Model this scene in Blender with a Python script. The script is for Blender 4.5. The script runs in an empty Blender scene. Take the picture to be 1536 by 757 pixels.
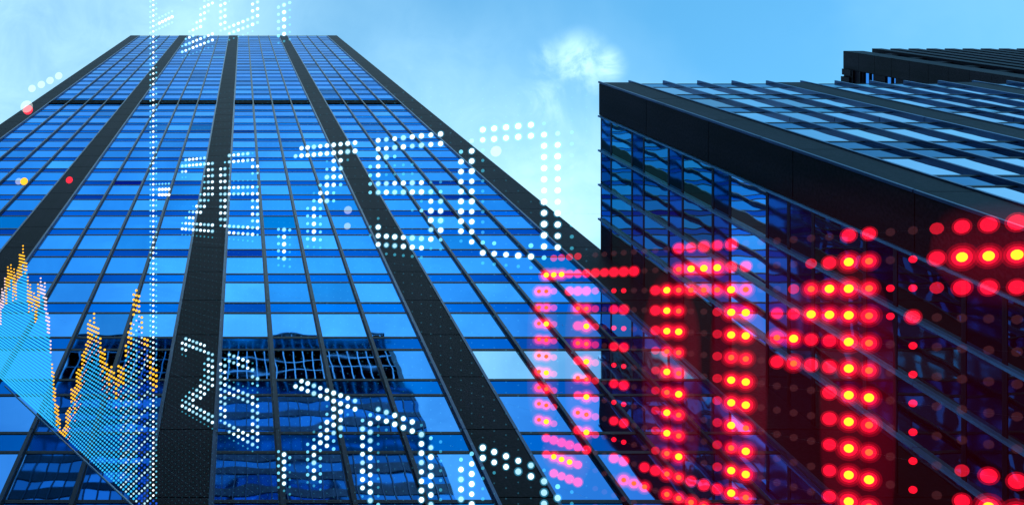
import bpy, math, random
from mathutils import Vector, Matrix
random.seed(7)
SC = bpy.context.scene
COL = SC.collection
R = math.radians

# ------------------------------------------------------------------ camera
EYE = 1.6                      # height of the lens above the pavement
F = 1369.0                     # focal length in reference pixels (1536 wide)
PX, PY = 364.0, -61.0          # where the zenith falls in the picture
cam_d = bpy.data.cameras.new('camera')
cam = bpy.data.objects.new('camera', cam_d)
COL.objects.link(cam)
cam.location = (0, 0, EYE)
cam.rotation_euler = (math.pi, 0, 0)       # straight up, shift lens
cam_d.sensor_width = 36.0
cam_d.lens = F / 1536 * 36
cam_d.shift_x = (768 - PX) / 1536
cam_d.shift_y = -(378.5 - PY) / 1536
cam_d.clip_start = 0.05
cam_d.clip_end = 5000
SC.camera = cam
SC.cycles.transparent_max_bounces = 48

# ------------------------------------------------------------------ helpers
def tag(o, label=None, cat=None, group=None, kind=None):
    if label: o['label'] = label
    if cat: o['category'] = cat
    if group: o['group'] = group
    if kind: o['kind'] = kind
    return o

def empty(name, loc=(0, 0, 0)):
    o = bpy.data.objects.new(name, None)
    o.location = loc
    o.empty_display_size = 0.5
    COL.objects.link(o)
    return o

class MB:
    """collects quads and links them as one mesh object"""
    def __init__(s):
        s.v, s.f, s.m, s.t, s.sm = [], [], [], [], []
    def quad(s, a, b, c, d, mi=0, tone=1.0):
        n = len(s.v)
        s.v += [tuple(a), tuple(b), tuple(c), tuple(d)]
        s.f.append((n, n+1, n+2, n+3)); s.m.append(mi); s.t.append(tone); s.sm.append(False)
    def hexa(s, p, mi=0, tone=1.0):
        # p: 8 corners, index = x + 2y + 4z
        n = len(s.v)
        s.v += [tuple(q) for q in p]
        for f in ((0,2,3,1),(4,5,7,6),(0,1,5,4),(2,6,7,3),(0,4,6,2),(1,3,7,5)):
            s.f.append(tuple(n+i for i in f)); s.m.append(mi); s.t.append(tone); s.sm.append(False)
    def box(s, x0, x1, y0, y1, z0, z1, mi=0, tone=1.0):
        s.hexa([(x, y, z) for z in (z0, z1) for y in (y0, y1) for x in (x0, x1)], mi, tone)
    def ball(s, c, r, axes, seg=10, rings=6, mi=0, flat=1.0):
        U, V, N = axes
        n0 = len(s.v)
        for i in range(rings+1):
            th = math.pi*i/rings
            for j in range(seg):
                ph = 2*math.pi*j/seg
                p = U*(r*math.sin(th)*math.cos(ph)) + V*(r*math.sin(th)*math.sin(ph)) + N*(r*flat*math.cos(th))
                s.v.append(tuple(c + p))
        for i in range(rings):
            for j in range(seg):
                a = n0+i*seg+j; b = n0+i*seg+(j+1) % seg
                s.f.append((a, b, b+seg, a+seg)); s.m.append(mi); s.t.append(1.0); s.sm.append(True)
    def bar(s, a, b, r, seg=6, mi=0):
        a, b = Vector(a), Vector(b)
        d = (b-a).normalized()
        u = d.orthogonal().normalized(); w = d.cross(u)
        n0 = len(s.v)
        for q in (a, b):
            for j in range(seg):
                ph = 2*math.pi*j/seg
                s.v.append(tuple(q + u*(r*math.cos(ph)) + w*(r*math.sin(ph))))
        for j in range(seg):
            k = (j+1) % seg
            s.f.append((n0+j, n0+k, n0+seg+k, n0+seg+j)); s.m.append(mi); s.t.append(1.0); s.sm.append(True)
        s.f.append(tuple(n0+j for j in reversed(range(seg)))); s.m.append(mi); s.t.append(1.0); s.sm.append(False)
        s.f.append(tuple(n0+seg+j for j in range(seg))); s.m.append(mi); s.t.append(1.0); s.sm.append(False)
    def build(s, name, mats, parent=None, kind=None):
        if not isinstance(mats, (list, tuple)): mats = [mats]
        me = bpy.data.meshes.new(name)
        me.from_pydata(s.v, [], s.f)
        for m in mats: me.materials.append(m)
        me.polygons.foreach_set('material_index', s.m)
        me.polygons.foreach_set('use_smooth', s.sm)
        at = me.attributes.new('tone', 'FLOAT', 'FACE')
        at.data.foreach_set('value', s.t)
        me.update()
        o = bpy.data.objects.new(name, me)
        COL.objects.link(o)
        if parent: 
            o.parent = parent
            # geometry is written in world coordinates: undo the parents' offset
            off = Vector((0, 0, 0)); p = parent
            while p: off += p.location; p = p.parent
            o.location = -off
        if kind: o['kind'] = kind
        return o

# ------------------------------------------------------------------ materials
def new_mat(name):
    m = bpy.data.materials.new(name); m.use_nodes = True
    nt = m.node_tree; nt.nodes.clear()
    out = nt.nodes.new('ShaderNodeOutputMaterial')
    return m, nt, nt.nodes, nt.links, out

def mirror_glass(name, col, edge, rough=0.02, wob=0.02, wscale=0.35, diff=0.0):
    """blue coated curtain-wall glass: tinted mirror, slightly wavy, tone differs per pane"""
    m, nt, N, L, out = new_mat(name)
    p = N.new('ShaderNodeBsdfPrincipled')
    p.inputs['Metallic'].default_value = 1.0
    p.inputs['Roughness'].default_value = rough
    at = N.new('ShaderNodeAttribute'); at.attribute_name = 'tone'
    mix = N.new('ShaderNodeMix'); mix.data_type = 'RGBA'; mix.blend_type = 'MULTIPLY'
    mix.inputs['Factor'].default_value = 1.0
    mix.inputs['A'].default_value = (*col, 1)
    L.new(at.outputs['Fac'], mix.inputs['B'])
    L.new(mix.outputs['Result'], p.inputs['Base Color'])
    mix2 = N.new('ShaderNodeMix'); mix2.data_type = 'RGBA'; mix2.blend_type = 'MULTIPLY'
    mix2.inputs['Factor'].default_value = 1.0
    mix2.inputs['A'].default_value = (*edge, 1)
    L.new(at.outputs['Fac'], mix2.inputs['B'])
    L.new(mix2.outputs['Result'], p.inputs['Specular Tint'])
    g = N.new('ShaderNodeNewGeometry')
    n1 = N.new('ShaderNodeTexNoise'); n1.inputs['Scale'].default_value = wscale; n1.inputs['Detail'].default_value = 1.0
    L.new(g.outputs['Position'], n1.inputs['Vector'])
    b = N.new('ShaderNodeBump'); b.inputs['Strength'].default_value = 1.0; b.inputs['Distance'].default_value = wob
    L.new(n1.outputs['Fac'], b.inputs['Height'])
    L.new(b.outputs['Normal'], p.inputs['Normal'])
    # film of dust: faint streaks in the gloss
    n2 = N.new('ShaderNodeTexNoise'); n2.inputs['Scale'].default_value = 1.3; n2.inputs['Detail'].default_value = 5
    L.new(g.outputs['Position'], n2.inputs['Vector'])
    mr = N.new('ShaderNodeMapRange'); mr.inputs[1].default_value = 0.45; mr.inputs[2].default_value = 0.8
    mr.inputs[3].default_value = rough; mr.inputs[4].default_value = rough + 0.02
    L.new(n2.outputs['Fac'], mr.inputs[0]); L.new(mr.outputs[0], p.inputs['Roughness'])
    L.new(p.outputs[0], out.inputs[0])
    return m

def metal(name, col, rough=0.35, metallic=0.8):
    m, nt, N, L, out = new_mat(name)
    p = N.new('ShaderNodeBsdfPrincipled')
    p.inputs['Metallic'].default_value = metallic
    p.inputs['Roughness'].default_value = rough
    g = N.new('ShaderNodeNewGeometry')
    n1 = N.new('ShaderNodeTexNoise'); n1.inputs['Scale'].default_value = 0.8; n1.inputs['Detail'].default_value = 6
    L.new(g.outputs['Position'], n1.inputs['Vector'])
    cr = N.new('ShaderNodeValToRGB')
    cr.color_ramp.elements[0].color = (*[c*0.7 for c in col], 1); cr.color_ramp.elements[0].position = 0.3
    cr.color_ramp.elements[1].color = (*[c*1.15 for c in col], 1); cr.color_ramp.elements[1].position = 0.7
    L.new(n1.outputs['Fac'], cr.inputs[0]); L.new(cr.outputs[0], p.inputs['Base Color'])
    L.new(p.outputs[0], out.inputs[0])
    return m

def stone(name, col, rough=0.55, fine=9.0):
    m, nt, N, L, out = new_mat(name)
    p = N.new('ShaderNodeBsdfPrincipled')
    p.inputs['Roughness'].default_value = rough
    p.inputs['Specular IOR Level'].default_value = 0.10
    g = N.new('ShaderNodeNewGeometry')
    at = N.new('ShaderNodeAttribute'); at.attribute_name = 'tone'
    n1 = N.new('ShaderNodeTexNoise'); n1.inputs['Scale'].default_value = fine; n1.inputs['Detail'].default_value = 8
    n2 = N.new('ShaderNodeTexNoise'); n2.inputs['Scale'].default_value = 0.25; n2.inputs['Detail'].default_value = 5
    L.new(g.outputs['Position'], n1.inputs['Vector']); L.new(g.outputs['Position'], n2.inputs['Vector'])
    a = N.new('ShaderNodeMath'); a.operation = 'MULTIPLY_ADD'; a.inputs[1].default_value = 0.6
    L.new(n1.outputs['Fac'], a.inputs[0]); 
    c = N.new('ShaderNodeMath'); c.operation = 'MULTIPLY'; c.inputs[1].default_value = 0.4
    L.new(n2.outputs['Fac'], c.inputs[0]); L.new(c.outputs[0], a.inputs[2])
    cr = N.new('ShaderNodeValToRGB')
    cr.color_ramp.elements[0].color = (*[x*0.5 for x in col], 1); cr.color_ramp.elements[0].position = 0.40
    cr.color_ramp.elements[1].color = (*[x*1.5 for x in col], 1); cr.color_ramp.elements[1].position = 0.60
    L.new(a.outputs[0], cr.inputs[0])
    mx = N.new('ShaderNodeMix'); mx.data_type = 'RGBA'; mx.blend_type = 'MULTIPLY'; mx.inputs['Factor'].default_value = 1.0
    L.new(at.outputs['Fac'], mx.inputs['B'])
    mp = N.new('ShaderNodeMapping'); mp.inputs['Scale'].default_value = (1.6, 1.6, 0.06)
    L.new(g.outputs['Position'], mp.inputs[0])
    n3 = N.new('ShaderNodeTexNoise'); n3.inputs['Scale'].default_value = 1.0; n3.inputs['Detail'].default_value = 6
    L.new(mp.outputs[0], n3.inputs['Vector'])
    st = N.new('ShaderNodeMapRange'); st.inputs[1].default_value = 0.35; st.inputs[2].default_value = 0.7; st.inputs[3].default_value = 0.72; st.inputs[4].default_value = 1.35
    L.new(n3.outputs['Fac'], st.inputs[0])
    ms = N.new('ShaderNodeMix'); ms.data_type = 'RGBA'; ms.blend_type = 'MULTIPLY'; ms.inputs['Factor'].default_value = 1.0
    L.new(cr.outputs[0], ms.inputs['A']); L.new(st.outputs[0], ms.inputs['B'])
    L.new(ms.outputs['Result'], mx.inputs['A'])
    L.new(mx.outputs['Result'], p.inputs['Base Color'])
    b = N.new('ShaderNodeBump'); b.inputs['Strength'].default_value = 0.5; b.inputs['Distance'].default_value = 0.01
    L.new(n1.outputs['Fac'], b.inputs['Height']); L.new(b.outputs['Normal'], p.inputs['Normal'])
    L.new(p.outputs[0], out.inputs[0])
    return m

def lamp(name, col, strength, see_through=False):
    m, nt, N, L, out = new_mat(name)
    e = N.new('ShaderNodeEmission'); e.inputs[0].default_value = (*col, 1); e.inputs[1].default_value = strength
    if see_through:
        t = N.new('ShaderNodeBsdfTransparent')
        a = N.new('ShaderNodeAddShader')
        L.new(e.outputs[0], a.inputs[0]); L.new(t.outputs[0], a.inputs[1]); L.new(a.outputs[0], out.inputs[0])
    else:
        L.new(e.outputs[0], out.inputs[0])
    try: m.cycles.emission_sampling = 'NONE'
    except Exception: pass
    return m

M = {}
M['vision'] = mirror_glass('blue_vision_glass', (0.15, 0.44, 0.96), (0.29, 0.61, 0.98), 0.012, 0.006, 0.5)
M['spandrel'] = mirror_glass('dark_blue_spandrel_glass', (0.010, 0.22, 0.62), (0.02, 0.37, 0.78), 0.04, 0.010, 0.5)
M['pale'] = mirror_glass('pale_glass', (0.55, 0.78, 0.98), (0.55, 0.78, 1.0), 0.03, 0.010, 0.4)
M['wing_vision'] = mirror_glass('wing_glass', (0.55, 0.80, 1.0), (1.0, 1.0, 1.0), 0.015, 0.016, 0.5)
M['wing_side'] = mirror_glass('wing_side_glass', (0.22, 0.46, 0.44), (0.4, 0.8, 0.85), 0.015, 0.014, 0.5)
M['wing_spandrel'] = mirror_glass('wing_spandrel_glass', (0.06, 0.20, 0.34), (0.55, 0.80, 0.95), 0.04, 0.012, 0.5)
M['frame'] = metal('dark_window_frame', (0.010, 0.014, 0.026), 0.4, 0.5)
M['fin'] = metal('dark_aluminium', (0.022, 0.032, 0.060), 0.34, 0.7)
M['fin_edge'] = metal('blue_grey_aluminium', (0.07, 0.11, 0.20), 0.32, 0.75)
M['fin_side'] = metal('fin_sky_reflection', (0.15, 0.52, 0.96), 0.42, 0.0)  # bright blue base colour stands in for sky reflected in the fins
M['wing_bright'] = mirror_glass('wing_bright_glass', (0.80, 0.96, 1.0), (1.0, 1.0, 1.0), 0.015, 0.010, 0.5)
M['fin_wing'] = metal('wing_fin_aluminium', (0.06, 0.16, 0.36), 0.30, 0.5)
M['granite'] = stone('dark_granite', (0.0165, 0.0080, 0.0165))
M['granite_wing'] = stone('wing_granite', (0.019, 0.0135, 0.0215))
M['concrete'] = stone('grey_concrete', (0.10, 0.10, 0.11), 0.8, 4)
M['roofing'] = stone('roofing', (0.08, 0.08, 0.085), 0.9, 2)
M['louvre'] = metal('black_louvre', (0.006, 0.007, 0.010), 0.6, 0.2)
M['crown'] = mirror_glass('crown_glass', (0.015, 0.03, 0.07), (0.03, 0.06, 0.12), 0.05, 0.02, 0.4)
M['opp_glass'] = mirror_glass('opposite_glass', (0.22, 0.40, 0.52), (0.4, 0.6, 0.7), 0.05, 0.02, 0.4)
M['opp_band'] = stone('opposite_band', (0.02, 0.024, 0.035), 0.4, 3)
M['opp_mull'] = metal('opposite_mullion', (0.36, 0.46, 0.54), 0.35, 0.6)
M['asphalt'] = stone('asphalt', (0.05, 0.05, 0.052), 0.9, 20)
M['paving'] = stone('paving', (0.22, 0.22, 0.22), 0.85, 6)
M['earth'] = stone('city_ground', (0.12, 0.12, 0.12), 0.9, 1)
M['wire'] = metal('steel_wire', (0.35, 0.38, 0.42), 0.3, 0.9)

M['led_white'] = lamp('led_white', (0.86, 0.97, 1.0), 1.0)
M['led_soft'] = lamp('led_soft', (0.55, 0.88, 1.0), 0.22, True)
M['led_mid'] = lamp('led_mid', (0.16, 0.62, 0.86), 0.34, True)
M['led_faint'] = lamp('led_faint', (0.04, 0.36, 0.52), 0.20, True)
M['led_idle'] = lamp('led_idle', (0.03, 0.22, 0.34), 0.075, True)
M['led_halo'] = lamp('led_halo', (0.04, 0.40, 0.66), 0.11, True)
M['led_ice'] = lamp('led_ice', (0.50, 0.86, 1.0), 0.62)
M['red_halo'] = lamp('red_halo', (1.0, 0.004, 0.03), 0.075, True)
M['pale_spot'] = lamp('pale_spot', (0.85, 0.9, 0.9), 0.10, True)
M['red_outer_halo'] = lamp('red_outer_halo', (1.0, 0.004, 0.03), 0.035, True)  # outermost glow ball added round the bright red lamps
M['led_cyan'] = lamp('led_cyan', (0.03, 0.50, 1.0), 0.62)
M['led_blue'] = lamp('led_blue', (0.012, 0.10, 0.75), 0.55)
M['led_amber'] = lamp('led_amber', (1.0, 0.50, 0.03), 0.85)
M['led_pink'] = lamp('led_pink', (1.0, 0.70, 0.70), 0.7)
M['red_lens'] = lamp('red_lens', (1.0, 0.004, 0.022), 0.38, True)
M['red_lens_low'] = lamp('red_lens_low', (1.0, 0.010, 0.035), 0.15, True)
M['red_core'] = lamp('red_core', (1.0, 0.62, 0.01), 0.9)
M['red_ring'] = lamp('red_ring', (1.0, 0.16, 0.02), 0.62)
M['red_idle'] = lamp('red_idle', (0.50, 0.12, 0.15), 0.018, True)

# ------------------------------------------------------------------ light and sky
SUN_EL, SUN_AZ = R(38), R(62)            # sun stands behind the towers (towards +y, a little +x)
w = bpy.data.worlds.new('World'); SC.world = w; w.use_nodes = True
nt = w.node_tree; N = nt.nodes; L = nt.links; N.clear()
wo = N.new('ShaderNodeOutputWorld'); bg = N.new('ShaderNodeBackground')
sky = N.new('ShaderNodeTexSky'); sky.sky_type = 'NISHITA'; sky.sun_disc = False
sky.sun_elevation = SUN_EL
sdir = Vector((math.cos(SUN_EL)*math.cos(SUN_AZ), math.cos(SUN_EL)*math.sin(SUN_AZ), math.sin(SUN_EL)))
sky.sun_rotation = math.atan2(sdir.x, sdir.y)
sky.air_density = 1.0; sky.dust_density = 0.4; sky.ozone_density = 1.4
tc = N.new('ShaderNodeTexCoord')
# a sky deep in cyan-blue, as the photograph's grade has it
tint = N.new('ShaderNodeMix'); tint.data_type = 'RGBA'; tint.blend_type = 'MULTIPLY'; tint.inputs['Factor'].default_value = 1
tint.inputs['B'].default_value = (0.66, 1.60, 1.66, 1)
L.new(sky.outputs[0], tint.inputs['A'])
# thin cirrus, dotted over the whole dome
sep = N.new('ShaderNodeSeparateXYZ'); L.new(tc.outputs['Generated'], sep.inputs[0])
zz = N.new('ShaderNodeMath'); zz.operation = 'MAXIMUM'; zz.inputs[1].default_value = 0.12; L.new(sep.outputs[2], zz.inputs[0])
dv = N.new('ShaderNodeVectorMath'); dv.operation = 'DIVIDE'
cz = N.new('ShaderNodeCombineXYZ')
for i in range(3): L.new(zz.outputs[0], cz.inputs[i])
L.new(tc.outputs['Generated'], dv.inputs[0]); L.new(cz.outputs[0], dv.inputs[1])   # the cloud layer: a flat sheet overhead
def noise(scale, detail, rough, dist=0.0, off=(0, 0, 0), sc=(1, 1, 1)):
    mp = N.new('ShaderNodeMapping'); mp.inputs['Location'].default_value = off; mp.inputs['Scale'].default_value = sc
    L.new(dv.outputs[0], mp.inputs[0])
    n = N.new('ShaderNodeTexNoise'); n.inputs['Scale'].default_value = scale; n.inputs['Detail'].default_value = detail
    n.inputs['Roughness'].default_value = rough; n.inputs['Distortion'].default_value = dist
    L.new(mp.outputs[0], n.inputs['Vector'])
    return n.outputs['Fac']
def mrange(src, a, b, c, d, smooth=True):
    m = N.new('ShaderNodeMapRange'); m.interpolation_type = 'SMOOTHSTEP' if smooth else 'LINEAR'
    for i, v in enumerate((a, b, c, d)): m.inputs[i+1].default_value = v
    L.new(src, m.inputs[0]); return m.outputs[0]
def math_(op, a, b):
    m = N.new('ShaderNodeMath'); m.operation = op
    for i, v in enumerate((a, b)):
        if isinstance(v, (int, float)): m.inputs[i].default_value = v
        else: L.new(v, m.inputs[i])
    return m.outputs[0]
veil = mrange(noise(3.0, 5, 0.55, 0.3, (0.3, 1.7, 0)), 0.34, 0.72, 0.0, 1.0)
fine = noise(16.0, 8, 0.62, 0.6)
def puff(dx, dy, rad, amt):
    d = N.new('ShaderNodeVectorMath'); d.operation = 'DISTANCE'; d.inputs[1].default_value = (dx, dy, 1)
    L.new(dv.outputs[0], d.inputs[0])
    return math_('MULTIPLY', mrange(d.outputs['Value'], 0.0, rad, 1.0, 0.0), amt)
def dirpx(x, y): return ((x-PX)/F, (y-PY)/F)
# a pale haze bank low over the roofs, a small white cloud beside the wing; off-frame haze added to brighten the mirror glass
haze = None
for (x, y, r, a) in ((740, 290, 0.26, 0.36), (880, 350, 0.20, 0.36), (60, 170, 0.30, 0.42), (330, 20, 0.18, 0.34), (600, 110, .14, .14), (435, -610, 0.52, 0.8), (-300, -200, 0.45, 0.5)):
    q = puff(*dirpx(x, y), r, a)
    haze = q if haze is None else math_('ADD', haze, q)
cl = None
for (x, y, r, a) in ((868, 92, 0.044, 0.95), (910, 98, 0.028, 0.85), (826, 92, 0.030, 0.5), (880, 116, 0.034, 0.5), (830, 150, 0.045, .3)):
    q = puff(*dirpx(x, y), r, a)
    cl = q if cl is None else math_('MAXIMUM', cl, q)
cl = math_('MULTIPLY', cl, mrange(fine, 0.36, 0.66, 0.02, 1.0))
dens = math_('ADD', math_('MULTIPLY', veil, 0.12), math_('ADD', math_('MULTIPLY', haze, mrange(fine, 0.2, 0.8, 0.75, 1.25)), cl))
dens = math_('MINIMUM', dens, 0.97)
mixc = N.new('ShaderNodeMix'); mixc.data_type = 'RGBA'
L.new(dens, mixc.inputs['Factor']); L.new(tint.outputs['Result'], mixc.inputs['A'])
mixc.inputs['B'].default_value = (4.3, 6.9, 8.0, 1)
L.new(mixc.outputs['Result'], bg.inputs[0]); bg.inputs[1].default_value = 0.10
L.new(bg.outputs[0], wo.inputs[0])

sd = bpy.data.lights.new('sun', 'SUN'); sd.energy = 3.0; sd.angle = R(0.5); sd.color = (1.0, 0.95, 0.88)
so = bpy.data.objects.new('sun', sd); COL.objects.link(so); so.location = (0, 0, 300)
so.rotation_euler = (-sdir).to_track_quat('-Z', 'Y').to_euler()
SC.view_settings.view_transform = 'Standard'; SC.view_settings.look = 'None'
SC.view_settings.gamma = 1.0; SC.view_settings.use_curve_mapping = False
SC.view_settings.exposure = 0.90

# ------------------------------------------------------------------ dimensions (metres above the eye -> world z = Z + EYE)
D = 16.0                       # distance to the tower's front
U = D / 115.0                  # one unit of the facade grid
A = 26696.0 / F                # plane of the wing's side facade (x)
B = 0.347 * A                  # plane of the wing's front facade (y)
def clip_area(pts):
    """area in pixels of a polygon inside the frame (0 when outside)"""
    q = []
    for p in pts:
        z = p[2] - EYE
        if z <= 0.5: return 0
        q.append((PX + F*p[0]/z, PY + F*p[1]/z))
    def cut(q, i, lim, keep):
        r = []
        for k in range(len(q)):
            a, b = q[k-1], q[k]
            ia, ib = keep(a[i], lim), keep(b[i], lim)
            if ia != ib:
                t = (lim-a[i])/(b[i]-a[i]); r.append((a[0]+t*(b[0]-a[0]), a[1]+t*(b[1]-a[1])))
            if ib: r.append(b)
        return r
    ge, le = (lambda v, l: v >= l), (lambda v, l: v <= l)
    for i, lim, kp in ((0, 0, ge), (0, 1536, le), (1, 0, ge), (1, 757, le)):
        q = cut(q, i, lim, kp)
        if len(q) < 3: return 0
    return abs(sum(q[k-1][0]*q[k][1]-q[k][0]*q[k-1][1] for k in range(len(q))))/2

class Face:
    """a facade plane: h along it, z up, o outwards"""
    def __init__(s, org, hv, nv):
        s.o, s.h, s.n = Vector(org), Vector(hv), Vector(nv)
    def P(s, h, z, o=0.0):
        return s.o + s.h*h + s.n*o + Vector((0, 0, z))
    def box(s, mb, h0, h1, z0, z1, o0, o1, mi=0, tone=1.0):
        c = [s.P(h, z, o) for z in (z0, z1) for o in (o0, o1) for h in (h0, h1)]
        mb.hexa(c, mi, tone)

def pane_quad(fc, mb, h0, h1, z0, z1, o, mi, tone, tilt=0.0028):
    """one glass sheet; each hangs a touch out of true"""
    a, b = random.uniform(-tilt, tilt)*0.5, random.uniform(-tilt, tilt)
    hm, zm = (h0+h1)/2, (z0+z1)/2
    f = lambda h, z: fc.P(h, z, o + (h-hm)*a + (z-zm)*b)
    q = [f(h0, z0), f(h1, z0), f(h1, z1), f(h0, z1)]
    nrm = (q[1]-q[0]).cross(q[3]-q[0])
    if nrm.dot(fc.n) < 0: q.reverse()
    mb.quad(*q, mi, tone)

class Pool:
    """candidate pieces of one kind: the hundred largest in view become parts, the rest one stuff part"""
    def __init__(s, name, mats): s.name, s.mats, s.items = name, mats, []
    def add(s, area, fn): s.items.append((area, len(s.items), fn))
    def flush(s, parent, most=100):
        s.items.sort(key=lambda t: (-t[0], t[1]))
        rest = MB(); k = 0
        for a, _, fn in s.items:
            if k < most and (a > 20 or len(s.items) <= most):
                mb = MB(); fn(mb); mb.build(s.name, s.mats, parent); k += 1
            else: fn(rest)
        if rest.f:
            rest.build(s.name, s.mats, parent, kind='stuff')

def glazing(root, fc, cols, levels, mats, pools, recess=0.0, pale=()):
    """cols: list of (h0,h1); levels: list of (z0,z1,'v'|'s'|'l')"""
    for (h0, h1) in cols:
        for (z0, z1, k) in levels:
            ar = clip_area([fc.P(h0, z0), fc.P(h1, z0), fc.P(h1, z1), fc.P(h0, z1)])
            if k == 'l':
                def fn(mb, h0=h0, h1=h1, z0=z0, z1=z1):
                    fc.box(mb, h0, h1, z0, z1, -0.25, -0.02)
                    n = int((z1-z0)/0.25)
                    for i in range(n):
                        fc.box(mb, h0, h1, z0+i*0.25+0.05, z0+i*0.25+0.11, -0.02, 0.06)
                pools['l'].add(ar, fn); continue
            mi = 0
            base = random.gauss(1.0, 0.085 if k == 'v' else 0.13)
            if random.random() < 0.05: base *= random.choice((0.72, 1.12, 0.82))
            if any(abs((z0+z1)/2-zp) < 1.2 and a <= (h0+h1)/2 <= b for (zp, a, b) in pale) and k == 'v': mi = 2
            def fn(mb, h0=h0, h1=h1, z0=z0, z1=z1, mi=mi, tone=base):
                pane_quad(fc, mb, h0, h1, z0, z1, recess, mi, tone)
                # head and sill bars
                fc.box(mb, h0, h1, z1-0.085, z1, recess-0.02, recess+0.016, 1)
                fc.box(mb, h0, h1, z0, z0+0.075, recess-0.02, recess+0.018, 1)
            pools[k].add(ar, fn)

# ================================================================== THE TALL TOWER
ST = 3.9
Z_TOP = F*D/115.0               # roof above the eye
def zl(inv): return F*D*inv + EYE     # level from 1/s
tower = empty('glass_tower', (0, D+20, 0))
tag(tower, 'tall blue glass office tower with five dark stone piers, filling the left side', 'skyscraper')
X0, X1 = -168.5*U, 140.3*U
top = Z_TOP + EYE
mb = MB()
mb.box(X0+0.3, X1-0.3, D+0.30, D+42, 0, top-1.2)
mb.build('core_wall', M['louvre'], tower)
mb = MB(); mb.box(X0+0.31, X1-0.31, D+0.32, D+41.9, top-1.195, top-0.6); mb.build('roof', M['roofing'], tower)
fc = Face((0, D, 0), (1, 0, 0), (0, -1, 0))
piers = [(-168.5, -154.5), (-95.0, -82.2), (-20.6, -6.8), (54.0, 66.6), (126.2, 140.3)]
bays = [(-154.5, -95.0), (-82.2, -20.6), (-6.8, 54.0), (66.6, 126.2)]
for i, (a, b) in enumerate(piers):
    mb = MB()
    z = 0.0
    z_off = (zl(0.002301) % ST)
    edges = [0.0]
    zz_ = z_off
    while zz_ < top-0.5:
        edges.append(zz_); zz_ += ST
    edges.append(top)
    for z0, z1 in zip(edges[:-1], edges[1:]):
        if z1-z0 < 0.1: continue
        fc.box(mb, a*U+0.07, b*U-0.07+(0.17 if i == 4 else 0), z0+0.025, z1-0.025, -0.30, 0.10, 0, random.uniform(0.85, 1.15))
    fc.box(mb, a*U+0.09, b*U-0.09+(0.17 if i == 4 else 0), 0, top-0.05, -0.29, 0.085, 0, 0.35)       # joint backing
    if i == 0: mb.box(X0+0.0, X0+0.29, D+0.0, D+42, 0, top, 0)
    if i == 4: mb.box(X1-0.29, X1-0.0, D+0.31, D+42, 0, top, 0)
    mb.build('stone_pier', M['granite'], tower)
# levels
P = {'v': Pool('window', [M['vision'], M['frame'], M['pale']]), 's': Pool('spandrel_panel', [M['spandrel'], M['frame']]), 'l': Pool('louvre_panel', M['louvre'])}
sp_top = zl(0.002301)
levels = []
n0 = -int((sp_top-6)/ST)
SPH = 0.31*ST
z = sp_top + n0*ST
mech = zl(0.00463)
while z < top-3.4:
    vis = (z, z+ST-SPH); spn = (z+ST-SPH, z+ST)
    if abs((z+ST/2) - mech) < ST*0.5:
        levels.append((z, z+ST-SPH, 'l')); levels.append((*spn, 's'))
    else:
        levels.append((*vis, 'v')); levels.append((*spn, 's'))
    z += ST
levels.append((z, top-0.9, 'l'))
zlast = z
cols = []
for (a, b) in bays:
    wd = (b-a)/4
    cols += [((a+i*wd)*U, (a+(i+1)*wd)*U) for i in range(4)]
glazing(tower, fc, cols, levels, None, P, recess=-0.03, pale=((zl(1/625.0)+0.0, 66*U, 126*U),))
for k in 'vsl': P[k].flush(tower)
# base below the glazing
mb = MB()
zb = levels[0][0]
for (a, b) in bays: fc.box(mb, a*U, b*U, 0, zb, -0.25, 0.0)
mb.build('lobby_front', M['louvre'], tower)
# mullions: slim fins with expansion joints every third storey
for (a, b) in bays:
    for i in range(5):
        h = (a + (b-a)*i/4)*U
        mb = MB(); zz_ = zb
        edge = i in (0, 4)
        wd, dp = (0.12, 0.12) if not edge else (0.11, 0.12)
        while zz_ < top-0.02:
            z1 = min(zz_+3*ST, top+0.12)
            fc.box(mb, h-wd/2, h+wd/2, zz_+0.02, z1-0.02, -0.08, dp)
            fc.box(mb, h-wd*0.36, h+wd*0.36, z1-0.02, min(z1+0.02, top+0.12), -0.08, dp-0.03)
            fc.box(mb, h-wd*0.95, h+wd*0.95, zz_+0.02, z1-0.02, -0.09, -0.005)
            zz_ = z1
        mb.build('mullion', M['fin_edge'] if edge else M['fin'], tower)
mb = MB(); fc.box(mb, X0+0.02, X1-0.02, top-0.9, top-0.55, -0.32, -0.12); fc.box(mb, X0+0.3, X1-0.3, top-0.55, top-0.1, -0.6, -0.3)
mb.build('parapet', M['granite'], tower)

# ================================================================== THE LOW WING AT RIGHT
ZT = F*A/536.0 + EYE
LEN = 62.0
wing = empty('office_wing', (A+20, B+5, 0))
tag(wing, 'lower glass office wing with dark stone corner and blue metal fins at right', 'office building')
mb = MB(); mb.box(A+0.32, A+LEN, B+0.32, D+0.25, 0, ZT-0.9)
mb.build('core_wall', M['louvre'], wing)
mb = MB(); mb.box(A+0.33, A+LEN-0.1, B+0.33, D-0.35, ZT-0.895, ZT-0.4); mb.build('roof', M['roofing'], wing)
def wl(inv): return F*A*inv + EYE
side = Face((A, B, 0), (0, 1, 0), (-1, 0, 0))       # h runs from the corner back to the tower
front = Face((A, B, 0), (1, 0, 0), (0, -1, 0))
MOD = 0.0970*A
PW = (0.4384-0.347)*A
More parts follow.
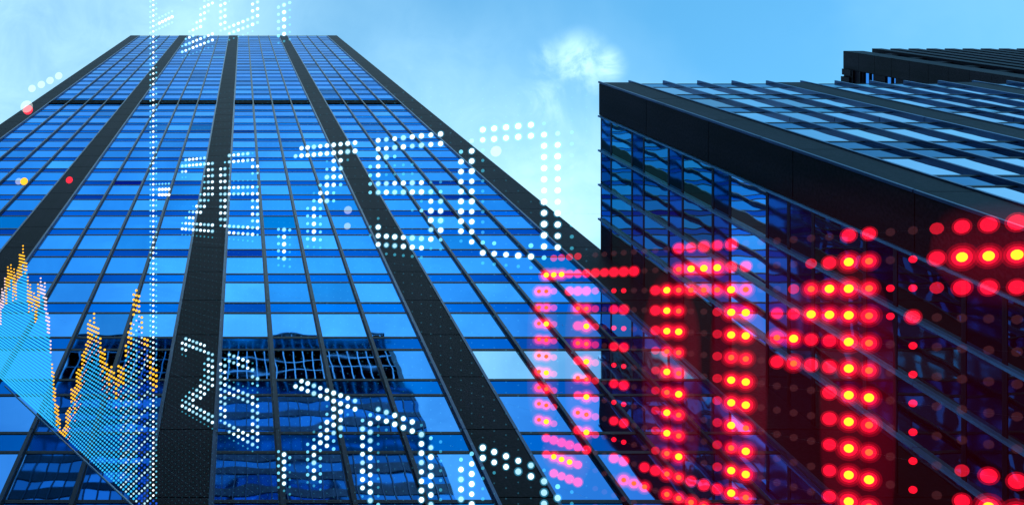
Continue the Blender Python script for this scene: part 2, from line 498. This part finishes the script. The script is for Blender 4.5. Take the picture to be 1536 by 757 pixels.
# levels from the roof down
wlev = []
zt = ZT-0.05
wlev.append((wl(.0018116), zt, 's'))
zt = wl(.0018116)
seq = []
k = 0
v, s_ = .0000972, .0000500
cur = .0018116
while wl(cur) > 7:
    if k == 4:           # plant storey: a double spandrel
        parts_ = (('s', .0000520), ('s', .0000526)) if False else (('v', v),)
    seq = [('v', v), ('s', s_)]
    if abs(cur-.0012195) < .00002 and k < 9:
        seq = [('s', .0000526)] + [('v', v), ('s', s_)]
    for t, d in seq:
        wlev.append((wl(cur-d), wl(cur), t)); cur -= d
    k += 1
zbase = wlev[-1][0]
WP = {'v': Pool('window', [M['wing_vision'], M['frame'], M['pale']]), 's': Pool('spandrel_panel', [M['wing_spandrel'], M['frame']]), 'l': Pool('louvre_panel', M['louvre']), 'w': Pool('window', [M['wing_side'], M['frame'], M['wing_bright']])}
sw = (D - B - PW)/4
scols = [(PW+i*sw, PW+(i+1)*sw) for i in range(4)]
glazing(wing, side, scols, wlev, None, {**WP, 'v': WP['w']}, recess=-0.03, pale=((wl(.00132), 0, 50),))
fbays, fpiers = [], [(0.0, PW)]
h = PW
while h < LEN-4*MOD:
    fbays.append(h); h += 4*MOD
    fpiers.append((h, h+MOD)); h += MOD
fcols = [(b+i*MOD, b+(i+1)*MOD) for b in fbays for i in range(4)]
glazing(wing, front, fcols, wlev, None, WP, recess=-0.03)
WP['w'].flush(wing, 45); WP['v'].flush(wing, 55); WP['s'].flush(wing)
# stone: one L-shaped corner pier, the others flat; panels with joints every two storeys
def slabs(zlo, zhi, step):
    e = [zhi]
    while e[-1]-step > zlo: e.append(e[-1]-step)
    e.append(zlo); e.reverse(); return list(zip(e[:-1], e[1:]))
mb = MB()
for z0, z1 in slabs(0, ZT, ST*1.5):
    t = random.uniform(0.9, 1.12)
    side.box(mb, 0.02, PW-0.07, z0+0.018, z1-0.018, -0.30, 0.06, 0, t)
    front.box(mb, -0.02, PW-0.07, z0+0.018, z1-0.018, -0.28, 0.05, 0, t)
side.box(mb, 0.03, PW-0.09, 0, ZT-0.03, -0.29, 0.045, 0, 0.4)
front.box(mb, 0.03, PW-0.09, 0, ZT-0.03, -0.27, 0.035, 0, 0.4)
mb.build('corner_pier', M['granite_wing'], wing)
for (a, b) in fpiers[1:]:
    mb = MB()
    for z0, z1 in slabs(0, ZT, ST*1.5):
        front.box(mb, a+0.07, b-0.07, z0+0.018, z1-0.018, -0.30, 0.06, 0, random.uniform(0.9, 1.1))
    front.box(mb, a+0.09, b-0.09, 0, ZT-0.03, -0.29, 0.045, 0, 0.4)
    mb.build('stone_pier', M['granite_wing'], wing)
def fin(fc, h, wd, dp, ztop, mat, name='fin', o0=-0.08, off=0.0):
    mb = MB(); z1 = ztop
    while z1 > zbase:
        z0 = max(z1-3*ST+off, zbase)
        fc.box(mb, h-wd/2, h+wd/2, z0+0.02, z1-0.02, o0, dp)
        fc.box(mb, h-wd*0.36, h+wd*0.36, z0-0.02, z0+0.02, o0, dp-0.03)
        fc.box(mb, h-wd*0.55, h+wd*0.55, z0+0.02, z1-0.02, o0-0.01, -0.01)
        z1 = z0; off = 0
    mb.build(name, mat, wing)
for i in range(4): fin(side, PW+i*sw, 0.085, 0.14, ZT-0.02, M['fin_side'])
for b in fbays:
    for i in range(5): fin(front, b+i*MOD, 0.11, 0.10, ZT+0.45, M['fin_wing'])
# the rail on the corner edge
mb = MB(); z1 = ZT
while z1 > 1:
    z0 = max(z1-2*ST, 0)
    mb.box(A-0.11, A-0.02, B-0.115, B-0.02, z0+0.02, z1-0.02)
    z1 = z0
mb.build('corner_rail', M['fin_edge'], wing)
mb = MB()
front.box(mb, 0.33, LEN-0.2, ZT-0.34, ZT-0.06, -0.55, -0.32)
side.box(mb, 0.6, D-B-0.4, ZT-0.345, ZT-0.065, -0.56, -0.33)
mb.build('parapet', M['granite_wing'], wing)

# ================================================================== THE FAR TOWER BEHIND THE WING
A3 = 79.6; B3 = 0.153*A3; Z3 = F*A3/901.0 + EYE
far = empty('stone_tower', (A3+15, B3+15, 0))
tag(far, 'dark stone office tower with small paired windows, rising behind the lower wing at right', 'skyscraper')
mb = MB(); mb.box(A3+0.4, A3+60, B3+0.4, B3+36, 0, Z3-1.0); mb.build('core_wall', M['granite'], far)
mb = MB(); mb.box(A3+0.45, A3+59, B3+0.45, B3+35.5, Z3-0.99, Z3-0.5); mb.build('roof', M['roofing'], far)
s3 = Face((A3, B3, 0), (0, 1, 0), (-1, 0, 0)); f3 = Face((A3, B3, 0), (1, 0, 0), (0, -1, 0))
PW3 = 2.35
FP = Pool('window', [M['vision'], M['frame'], M['pale']])
mb_wall = MB()
def z3(px): return F*A3/(px-PX) + EYE
# solid head band, then storeys of paired windows
s3.box(mb_wall, PW3, 34.0, z3(1294.6), Z3-0.02, -0.42, -0.05)
zcur = z3(1294.6); invs = 1/930.6; n = 0
while True:
    i0 = 1/930.6 - 0.0000365*(-n)
    top_i = 1/(1294.6-PX) - n*0.0000362
    w1b, w2a, w2b = top_i-0.0000090, top_i-0.0000106, top_i-0.0000166
    nxt = 1/(1294.6-PX) - (n+1)*0.0000362
    if F*A3*nxt < 30: break
    Z = lambda i: F*A3*i + EYE
    s3.box(mb_wall, PW3, 34.0, Z(nxt), Z(w2b), -0.42, -0.05)
    for hh in range(8):
        a = PW3 + hh*3.9
        for (zt_, zb_) in ((Z(top_i), Z(w1b)), (Z(w2a), Z(w2b))):
            def fn(mb, a=a, zt_=zt_, zb_=zb_, tone=random.uniform(0.85, 1.1)):
                pane_quad(s3, mb, a+0.05, a+3.45, zb_, zt_, -0.22, 0, tone, 0.002)
                s3.box(mb, a+0.05, a+3.45, zt_-0.06, zt_, -0.25, -0.17, 1)
                s3.box(mb, a+1.72, a+1.80, zb_, zt_-0.06, -0.25, -0.175, 1)
            FP.add(clip_area([s3.P(a, zb_), s3.P(a+3.4, zb_), s3.P(a+3.4, zt_), s3.P(a, zt_)]) if hh < 2 else 0, fn)
        s3.box(mb_wall, a+3.5, a+3.9, Z(w2b)+0.002, Z(top_i)-0.002, -0.42, -0.04)
        s3.box(mb_wall, a, a+3.5, Z(w2a)+0.002, Z(w1b)-0.002, -0.42, -0.06)
    n += 1
mb_wall.build('wall', M['granite'], far)
FP.flush(far, 40)
mb = MB()
for z0, z1 in slabs(0, Z3, 3.0):
    t = random.uniform(0.85, 1.15)
    s3.box(mb, 0.0, PW3-0.05, z0+0.02, z1-0.02, -0.35, 0.02, 0, t)
    f3.box(mb, 0.02, 2.6, z0+0.02, z1-0.02, -0.33, 0.03, 0, t)
mb.build('corner_pier', M['granite_wing'], far)
h = 2.7; i = 0
while h < 58:
    mb = MB()
    f3.box(mb, h+1.1, h+2.4, 0, Z3+random.uniform(-0.05, 0.05), -0.4, 0.35)
    for z0, z1 in slabs(5, Z3-1.2, 4.3):
        f3.box(mb, h, h+1.1, z0+0.3, z0+1.7, -0.4, 0.06)
    mb.build('stone_rib', M['granite'], far)
    h += 2.4
mb = MB()
for z0, z1 in slabs(5, Z3-1.2, 4.3):
    f3.box(mb, 2.65, 58, z0+1.75, z1+0.2, -0.35, -0.10)
mb.build('window_band', M['wing_spandrel'], far)
# projecting courses seen in profile against the sky
mb = MB()
y_ = PW3-0.04
while y_ < 31:
    wd_ = random.uniform(0.45, 0.8)
    s3.box(mb, y_, y_+wd_, Z3-random.uniform(1.5, 2.2), Z3-random.uniform(0.05, 0.5), -0.2, random.uniform(0.05, 0.5))
    y_ += wd_ + random.uniform(0.12, 0.3)
s3.box(mb, PW3-0.03, 32, z3(1281), z3(1279.5), -0.05, 0.18)
s3.box(mb, PW3-0.03, 32, z3(1291.5), z3(1290.0), -0.05, 0.12)
mb.build('cornice', M['granite_wing'], far)

# ================================================================== THE TOWER ACROSS THE STREET (seen in the mirror glass)
E = 30.0
OZ = F*(2*D+E)/566.0 + EYE
OX0, OX1 = -246/566*(2*D+E), 222/566*(2*D+E)
opp = empty('opposite_tower', ((OX0+OX1)/2, -E-15, 0))
tag(opp, 'banded dark tower with tall crown, mirrored in lower panes of the tallest tower', 'skyscraper')
fo = Face((0, -E, 0), (1, 0, 0), (0, 1, 0))
mb = MB(); mb.box(OX0+0.3, OX1-0.3, -E-38, -E-0.3, 0, OZ-1.5); mb.build('core_wall', M['louvre'], opp)
CR = OZ - 17.0
mb = MB()
fo.box(mb, OX0, OX1-1.2, CR, OZ-0.8, -0.28, -0.02); mb.build('crown_glass', M['crown'], opp)
mb = MB()
hh = OX0
while hh < OX1-1.2:
    fo.box(mb, hh, hh+0.16, CR, OZ, -0.05, 0.16); hh += 1.45
for zz_ in (OZ-0.4, OZ-3.2, OZ-7.4, OZ-11.6): fo.box(mb, OX0, OX1-1.2, zz_-0.12, zz_+0.12, -0.04, 0.10)
mb.build('crown_grid', M['opp_mull'], opp)
mb = MB(); fo.box(mb, OX0-0.2, OX1-0.9, OZ-0.1, OZ+0.5, -3, 0.3); mb.build('roof_edge', M['opp_band'], opp)
g_, b_, m_ = MB(), MB(), MB()
z = CR
while z > 6:
    tone = random.uniform(0.8, 1.1)
    hh = OX0
    while hh < OX1:
        h1 = min(hh+2.9, OX1)
        pane_quad(fo, g_, hh, h1, z-2.1, z, -0.06, 0, random.uniform(0.6, 1.25), 0.004); hh = h1
    fo.box(b_, OX0, OX1, z-3.9, z-2.1, -0.28, 0.02, 0, random.uniform(0.7, 1.2))
    z -= 3.9
hh = OX0
while hh <= OX1:
    fo.box(m_, hh-0.06, hh+0.06, z, CR, -0.05, 0.12); hh += 1.45
g_.build('window_band', M['opp_glass'], opp); b_.build('spandrel_band', M['opp_band'], opp)
m_.build('mullion_grid', M['frame'], opp)

# ================================================================== AN UNSEEN SLAB BLOCK ADDED TO THE LEFT (darkens reflections in the wing)
slab = empty('added_slab_tower', (-80, -30, 0))
tag(slab, 'unseen dark slab tower added beyond the left edge to darken reflections in the wing', 'skyscraper')
HB = 166.0
mb = MB(); mb.box(-100, -60.3, -75, 8, 0, HB-1.2); mb.build('core_wall', M['granite'], slab)
fl = Face((-60, -75, 0), (0, 1, 0), (1, 0, 0))
g_, b_ = MB(), MB()
z = HB-2.5
while z > 5:
    for i in range(24):
        pane_quad(fl, g_, i*3.45+0.3, i*3.45+3.15, z-1.7, z, -0.12, 0, random.uniform(0.5, 1.1), 0.004)
    fl.box(b_, 0, 83, z-3.9, z-1.7, -0.28, 0.0, 0, random.uniform(0.8, 1.2))
    z -= 3.9
for i in range(25): fl.box(b_, i*3.45-0.3, i*3.45+0.3, z, HB, -0.29, 0.25, 0, 1.0)
fl.box(b_, 0.4, 82.6, HB-2.4, HB-0.1, -0.27, 0.1)
g_.build('window_band', M['opp_glass'], slab); b_.build('added_slab_grid', M['granite'], slab)  # window bands and grid of the added slab tower

# ================================================================== GROUND
def sheet(name, x0, x1, y0, y1, z, m):
    mb = MB(); mb.quad((x0, y0, z), (x1, y0, z), (x1, y1, z), (x0, y1, z))
    return tag(mb.build(name, m), kind='structure')
sheet('ground', -3000, 3000, -3000, 3000, -0.135, M['earth'])
sheet('road', -400, 400, -24, -8, -0.131, M['asphalt'])
mb = MB(); mb.box(-400, 400, -7.8, 60, -0.134, 0.0); tag(mb.build('pavement', M['paving']), kind='structure')
mb = MB(); mb.box(-400, 400, -7.995, -7.805, -0.134, 0.004); tag(mb.build('kerb', M['concrete']), kind='structure')
mb = MB(); mb.box(-400, 400, -29.9, -24.2, -0.134, 0.0); tag(mb.build('far_pavement', M['paving']), kind='structure')

# ================================================================== LED NETS HUNG IN THE COURT
class Net:
    """a flat net of lamps: n counts columns leftwards, r counts rows; all lamps lie on one plane"""
    def __init__(s, vx, vy, x0, pn, m0, mr, Z0):
        s.vx, s.vy, s.a0, s.pn, s.m0, s.mr = vx, vy, 1/(x0-vx), pn, m0, mr
        s.Zk = Z0*(x0-vx)
        U_ = (s.P(1, 0)-s.P(0, 0)).normalized(); V_ = Vector((0, 1, 0))
        W = U_.cross(V_).normalized()
        if W.z > 0: W = -W
        s.axes = (U_, V_, W)
    def px(s, n, r):
        x = s.vx + 1/(s.a0+s.pn*n)
        return x, s.vy + (x-s.vx)*(s.m0+s.mr*r)
    def P(s, n, r):
        x, y = s.px(n, r)
        Z = s.Zk*(s.a0+s.pn*n)
        return Vector(((x-PX)/F*Z, (y-PY)/F*Z, Z+EYE))
    def n_at(s, x): return (1/(x-s.vx)-s.a0)/s.pn
    def r_at(s, x, y): return ((y-s.vy)/(x-s.vx)-s.m0)/s.mr

# ---- white and blue net
net = Net(-293.0, 298.0, 836.5, 1.63e-5, -0.1016, 0.0151, 8.0)
led = empty('led_ticker_screen', net.P(10, 8))
tag(led, 'hanging net of white and blue lights spelling large numbers above a glowing price chart', 'LED screen')
GL = {
 '2': ["..999999..", ".999999999", ".99.....99", ".44....599", ".......599", ".......599", "......5999", "......995.", "....3999..", "...5999...", "..599.....", ".599999999", ".999999999", ".444444444"],
 '6': ["..999994.", ".5999999.5"[:9], "994....99", "993....55", "994444444", "999999995", "999999999", "994....99", "99.....99", "99.....99", "99.....99", "599999999", "..9999995", "..444444."],
 ',': ["595", "594", "594", "594", "594", "444"],
 '7': [".999999999", "9999999999", ".....4994.", ".....599..", ".....999..", "....5995..", "...4995...", "...5995...", "..595.....", "..595.....", "..595.....", "..595.....", "..595.....", "..444....."],
 '5': [".99999999", ".99999999", ".995.....", "594444...", "594444...", "599999944", "599999995", "......499", ".....4599", ".4.....99", "49.....99", "499999995", ".99999944", "..44444.."],
 '0': ["..999994..", ".599999954", "5944...994", "993....993", "993....993", "993....993", "993....993", "993....993", "993....993", "993....993", "993....993", "4955..5994", "..999995..", "..44444..."],
}
class Lamps:
    """lamps of one screen: the hundred that show largest hang under their digit one by one, the rest stay in the digit's own mesh"""
    def __init__(s, net): s.net, s.items, s.proto = net, [], {}
    def add(s, owner, n, r, kind, shape, big):
        s.items.append((big, len(s.items), owner, n, r, kind, shape))
    def flush(s, root, names, mats):
        inframe = [i for i in s.items if 0 < s.net.px(i[3], i[4])[0] < 1536 and 0 < s.net.px(i[3], i[4])[1] < 757]
        inframe.sort(key=lambda t: (-t[0], t[1]))
        top_ = {t[1] for t in inframe[:100]}
        objs = []
        for k, nm in enumerate(names):
            mb = MB(); mine = [t for t in s.items if t[2] == k]
            for t in mine:
                if t[1] not in top_: t[6](mb, s.net.P(t[3], t[4]))
            if mb.f: o = mb.build(nm, mats, root)
            else: o = empty(nm); o.parent = root
            objs.append(o)
            for t in mine:
                if t[1] in top_:
                    if t[5] not in s.proto:
                        pm = MB(); t[6](pm, Vector((0, 0, 0)))
                        l = pm.build('lamp', mats); s.proto[t[5]] = l
                    else:
                        l = s.proto[t[5]].copy(); COL.objects.link(l)
                    l.parent = o
                    off = root.location + o.location
                    l.location = s.net.P(t[3], t[4]) - off
        return objs
used = set()
RW = 0.031
WL = Lamps(net); wnames = []
def glyph(ch, ncol, r0, name):
    k = len(wnames); hit = False
    for i, row in enumerate(GL[ch]):
        for j, c in enumerate(row):
            if c == '.': continue
            n, r = ncol-j, r0+i
            used.add((n, r))
            x, y = net.px(n, r)
            if not (-20 < x < 1556 and -20 < y < 777): continue
            hit = True
            lv = int(c)
            rad, mi = (RW, 0) if lv == 9 else (RW*0.80, 1) if lv == 5 else (RW*0.62, 2)
            q = random.choice((0.93, 1.0, 1.06)); rad *= q
            rad *= 0.84 if n <= 33 else 0.70
            if mi == 0 and not (n < 10 and r0 == 0) and random.random() < (0.22 if n <= 33 else 0.5): mi = 4
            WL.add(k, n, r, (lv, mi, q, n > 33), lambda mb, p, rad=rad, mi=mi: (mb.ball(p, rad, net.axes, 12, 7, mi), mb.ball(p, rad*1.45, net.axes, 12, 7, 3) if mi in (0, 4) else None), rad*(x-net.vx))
    if hit: wnames.append(name)
LINES = [(-31, (('2', 55), ('6', 44), (',', 32))), (0, (('2', 55), ('6', 44), (',', 32), ('7', 29), ('5', 18), ('0', 8))),
         (31, (('2', 55), ('6', 44), (',', 32), ('7', 29), ('0', 19), ('0', 8)))]
for r0, chars in LINES:
    for ch, n in chars:
        glyph(ch, n, r0 + (11 if ch == ',' else 0), 'comma' if ch == ',' else 'digit')
WL.flush(led, wnames, [M['led_white'], M['led_mid'], M['led_faint'], M['led_halo'], M['led_soft']])
# tall stroke left of the numbers
mb = MB()
for r in range(-32, 64):
    for n, lv in ((64, 1), (63, 0), (62, 1 if r % 3 else 2)):
        used.add((n, r)); mb.ball(net.P(n, r), RW*(0.66, 0.55, 0.5)[lv], net.axes, 8, 5, lv)
for r in (4, 5, 6):
    for n in range(61, 57, -1):
        used.add((n, r)); mb.ball(net.P(n, r), RW*(0.6 if r == 4 else 0.9), net.axes, 8, 5, 1 if r == 4 else 0)
for k, r in enumerate((-27, -26, -25)):
    for n in range(61, 56, -1):
        used.add((n, r)); mb.ball(net.P(n, r), RW*(0.9 if k == 1 else 0.55), net.axes, 8, 5, 0 if k == 1 else 1)
mb.build('vertical_stroke', [M['led_white'], M['led_mid'], M['led_faint']], led)
# the chart: amber curve over a field of blue lamps down to the bottom rail
CH = [(0, 452), (6, 430), (12, 402), (18, 400), (24, 412), (33, 372), (38, 385), (44, 428), (52, 440), (58, 425), (66, 424), (73, 470), (80, 560), (88, 615), (95, 645),
      (104, 602), (115, 560), (125, 530), (133, 480), (140, 468), (150, 505), (160, 540), (172, 556), (185, 540), (195, 480), (203, 422), (212, 470), (222, 520), (235, 556)]
def curve(x):
    for (a, b), (c, d) in zip(CH[:-1], CH[1:]):
        if a <= x <= c: return b + (d-b)*(x-a)/(c-a)
    return 452 if x < 0 else 556
R_BOT = 68
mbf, mbc = MB(), MB()
n = 60
while True:
    n += 1
    x, _ = net.px(n, 0)
    if x < -12: break
    if x > 236: continue
    yc = curve(x); jit = ((n*5417) % 17)/17*22 - 6
    for r in range(0, R_BOT):
        _, y = net.px(n, r)
        if y < yc-9 or y > 765: continue
        d = y-yc-jit
        if d < -3: continue
        band = 34 if x < 70 else 48 if 85 < x < 160 else 42
        jag = ((n*7919) % 13)/13*26
        if (n, r) in used and d > band: continue
        if d < 14+jag:
            mbc.ball(net.P(n, r), RW*0.85, net.axes, 6, 4, 1 if x < 8 or 60 < x < 76 else 0)
        elif d < band+jag*0.5 and (n+r) % 2 == 0 and x > 85:
            mbc.ball(net.P(n, r), RW*0.55, net.axes, 6, 4, 1)
        else:
            mi = 0
            if x > 205: mi = 1 if (n*31+r*17) % 3 else 2
            elif 180 < x: mi = 0 if (n+r*3) % 2 else 2
            mbf.ball(net.P(n, r), RW*((0.98 if x < 80 else 0.80) if mi == 0 else 0.70), net.axes, 6, 4, mi)
mbc.build('chart_line', [M['led_amber'], M['led_pink']], led)
mbf.build('chart_field', [M['led_cyan'], M['led_blue'], M['led_ice']], led, kind='stuff')
# idle lamps fill the rest of the net
mb = MB()
for n in range(-2, 62):
    for r in range(-14, 62):
        if (n, r) in used: continue
        x, y = net.px(n, r)
        if 0 < y < 765 and x > 225 and not (y < 130):
            mb.ball(net.P(n, r), RW*0.26, net.axes, 6, 4, 0)
mb.build('idle_lamp', M['led_idle'], led, kind='stuff')
mb = MB()
for r in range(8, 66, 6): mb.bar(net.P(-4, r), net.P(70 if r < 20 else 150, r), 0.0003, 4)
mb.build('wire', M['wire'], led)
# bokeh light spots, added as glowing balls on the plane of the net
mb = MB()
for (x, y, rr, mi) in ((104, 270, 5.0, 0), (36, 272, 5.5, 1), (28, 272, 5.0, 2), (48, 133, 5.5, 2), (62, 127, 5.5, 2), (75, 121, 5.5, 2), (88, 114, 5.5, 2), (42, 165, 7, 0), (40, 160, 9, 2),
                      (522, 315, 6, 2), (521, 339, 5, 2), (744, 227, 8, 2)):
    p = net.P(net.n_at(x), net.r_at(x, y)); mb.ball(p, rr*(p.z-EYE)/F, net.axes, 16, 10, mi)
mb.build('bokeh_spot', [M['red_lens'], M['led_amber'], M['pale_spot']], led)
mb = MB(); mb.bar(net.P(150, R_BOT+0.6), net.P(-12, R_BOT+0.6), 0.022, 8); mb.build('bottom_rail', M['wire'], led)

# ---- red net in front of the wing
rnet = Net(104.0, 443.0, 1483.0, 2.17e-5, -0.043, 0.0341, 8.0)
rled = empty('red_led_board', rnet.P(10, 5))
tag(rled, 'hanging board of red round lamps with yellow centres in front of the lower wing', 'LED screen')
rused = set()
RL = Lamps(rnet)
def rlamp(n, k, lv, owner):
    rused.add((n, k))
    q = random.choice((0.94, 1.0, 1.05)); ax = rnet.axes
    def shape(mb, p):
        if lv == '3': mb.ball(p, 0.124*q, ax, 18, 11, 5); mb.ball(p, 0.100*q, ax, 18, 11, 4); mb.ball(p, 0.075*q, ax, 18, 11, 0); mb.ball(p, 0.044, ax, 14, 9, 1)
        elif lv == '2': mb.ball(p, 0.114*q, ax, 18, 11, 5); mb.ball(p, 0.090*q, ax, 18, 11, 4); mb.ball(p, 0.068*q, ax, 18, 11, 0); mb.ball(p, 0.034, ax, 12, 8, 2)
        elif lv == '1': mb.ball(p, 0.082*q, ax, 18, 11, 4); mb.ball(p, 0.062*q, ax, 18, 11, 0)
        elif lv == 's': mb.ball(p, 0.036, ax, 10, 7, 0)
        else: mb.ball(p, 0.056, ax, 12, 8, 3)
    x, _ = rnet.px(n, k)
    RL.add(owner, n, k, (lv, q), shape, (x-rnet.vx)*{'3': .08, '2': .076, '1': .07, 's': .036, 'd': .03}[lv])
RM = [M['red_lens'], M['red_core'], M['red_ring'], M['red_lens_low'], M['red_halo'], M['red_outer_halo']]
DIG = []
# right-hand digit: top bar and a row low down
d1 = {}
for n in (-2, -1, 0, 1): d1[(n, -1)] = '1'; d1[(n, 0)] = '3'; d1[(n, 1)] = '1'
d1[(2, -1)] = 'd'; d1[(2, 0)] = '1'; d1[(2, 1)] = 'd'
for k in range(0, 10): d1[(3, k)] = 's' if k > 2 or k < 1 else '1'
d1[(3, 0)] = d1[(3, 1)] = 's'
d1[(4, 1)] = d1[(4, 2)] = 's'
for n in (-1, 0): d1[(n, 7)] = '1'; d1[(n, 8)] = '3'; d1[(n, 9)] = '1'
d1[(1, 7)] = 'd'; d1[(1, 8)] = '1'
DIG.append(d1)
# the figure 1
d2 = {(5, -1): '1', (6, -1): '1'}
for k in range(0, 11): d2[(6, k)] = '3'; d2[(5, k)] = '3' if k in (5, 8) else '2'
for k in range(0, 11): d2[(7, k)] = '3' if k in (1, 2) else '1'
for k, row in {0: {8: 'd'}, 1: {8: '2', 9: 'd'}, 2: {8: '3', 9: '1', 10: '1'}, 3: {8: '1', 9: '3', 10: '2'}, 4: {8: '1', 9: '2', 10: '1'}}.items():
    for n, l in row.items(): d2[(n, k)] = l
DIG.append(d2)
# the middle nought
d3 = {}
for n in (16, 15, 14): d3[(n, -1)] = '1'; d3[(n, 0)] = '3'; d3[(n, 1)] = '2'
d3[(17, -1)] = '1'; d3[(17, 0)] = '2'; d3[(13, -1)] = '1'; d3[(13, 0)] = '1'; d3[(12, 0)] = '1'
for k in range(1, 11):
    d3[(18, k)] = '3' if k in (1, 2, 3, 5, 7, 8) else '2'
    d3[(17, k)] = '2' if k % 3 else '3'
    d3[(19, k)] = 'd' if k not in (1, 2, 3) else '1'
    d3[(13, k)] = '3' if k % 4 else '2'; d3[(12, k)] = '3' if k % 3 != 1 else '2'
    d3[(14, k)] = 'd' if k > 1 else '2'
for n in (20, 19, 18, 17, 16, 15, 14): d3[(n, 10)] = '2' if n in (18, 17) else '1'
for n in (18, 17, 16, 15, 14): d3[(n, 11)] = '2'
DIG.append(d3)
# small figure between
d4 = {}
for k in range(1, 11):
    for n in (22, 23): d4[(n, k)] = 's' if k % 2 else '1'
for k in range(2, 8): d4[(11, k)] = 's'
for n in (20, 21, 22): d4[(n, 11)] = '2'
del d4[(11, 2)]; 
for k in range(3, 8): del d4[(11, k)]
DIG.append(d4)
# left nought
d5 = {}
for n in range(32, 24, -1):
    if n < 32: d5[(n, 0)] = '3' if 28 < n < 32 else '1'
for k in range(1, 10):
    d5[(32, k)] = '2'; d5[(31, k)] = '3' if k % 3 == 0 else '2'; d5[(27, k)] = '1' if k % 2 else '2'; d5[(26, k)] = '3' if k % 2 else '2'; d5[(25, k)] = 'd'; d5[(30, k)] = 'd'
for n in range(28, 24, -1): d5[(n, 1)] = '1' if n > 25 else 'd'
for n in range(31, 25, -1): d5[(n, 10)] = '1'
for n in range(31, 26, -1): d5[(n, 11)] = '3' if n in (30, 29, 28) else '1'
for n in range(30, 26, -1): d5[(n, 12)] = '1'
for n in (24, 23, 22, 21): d5[(n, 0)] = '1'
for n in range(30, 26, -1): d5[(n, -1)] = 'd'
DIG.append(d5)
for i, d in enumerate(DIG):
    for (n, k), l in d.items(): rlamp(n, k, l, i)
robj = RL.flush(rled, ['digit']*len(DIG), RM)
# soft red emissive volumes added as glow round the bright strokes
gm, gnt, gN, gL, gout = new_mat('red_glow_volume')
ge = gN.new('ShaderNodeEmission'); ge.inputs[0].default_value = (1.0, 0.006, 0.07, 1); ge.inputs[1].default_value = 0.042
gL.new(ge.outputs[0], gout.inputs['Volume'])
FLIP = False
def glow_capsule(owner, n0, k0, n1, k1, ru, rw=None, mat=None):
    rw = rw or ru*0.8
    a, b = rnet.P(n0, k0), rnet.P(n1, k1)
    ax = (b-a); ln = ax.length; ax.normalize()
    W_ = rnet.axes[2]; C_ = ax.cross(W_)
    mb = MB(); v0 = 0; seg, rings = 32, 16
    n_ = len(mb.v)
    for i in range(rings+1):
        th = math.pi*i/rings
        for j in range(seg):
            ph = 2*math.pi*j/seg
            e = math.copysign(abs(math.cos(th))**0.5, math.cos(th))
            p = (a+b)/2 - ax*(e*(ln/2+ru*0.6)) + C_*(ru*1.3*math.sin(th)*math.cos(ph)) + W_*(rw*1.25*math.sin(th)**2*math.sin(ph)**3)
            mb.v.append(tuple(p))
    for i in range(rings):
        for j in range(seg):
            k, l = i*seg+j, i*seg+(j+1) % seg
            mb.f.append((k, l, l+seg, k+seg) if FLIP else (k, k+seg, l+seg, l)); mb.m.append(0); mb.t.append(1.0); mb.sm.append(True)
    mb.build('glow_volume', mat or gm, robj[owner])
glow_capsule(1, 5.6, 0.6, 5.6, 9.8, 0.36)
glow_capsule(1, 9.5, 2.4, 6.8, 1.8, 0.30)
glow_capsule(2, 17.6, 1.0, 17.6, 9.6, 0.40)
glow_capsule(2, 12.5, 1.0, 12.5, 9.6, 0.34)
glow_capsule(2, 16.5, 0.0, 14, 0.0, 0.30)
glow_capsule(4, 31.5, 1.0, 31.5, 9.5, 0.28)
glow_capsule(4, 26.5, 1.0, 26.5, 9.5, 0.28)
glow_capsule(4, 30, 10.8, 27, 10.8, 0.30)
glow_capsule(0, 1.2, 0, -2.5, 0, 0.36)
gm2 = gm.copy(); gm2.name = 'faint_red_glow'  # weak broad volumes add a red wash over the board
gm2.node_tree.nodes['Emission'].inputs[1].default_value = 0.003
glow_capsule(2, 14, 1.5, 14, 12, 2.2, 0.6, gm2)
glow_capsule(1, 3, 2.5, 3, 13, 2.3, 0.6, gm2)
mb = MB()
for k in range(-1, 13, 2): mb.bar(rnet.P(-3, k), rnet.P(34, k), 0.0003, 4)
mb.build('wire', M['wire'], rled)
mb = MB()
for n in range(-2, 26):
    for k in range(-1, 14):
        if (n, k) in rused: continue
        x, y = rnet.px(n, k)
        if y < 780 and x < 1550: mb.ball(rnet.P(n, k), 0.042, rnet.axes, 8, 6, 0)
mb.build('idle_lamp', M['red_idle'], rled, kind='stuff')
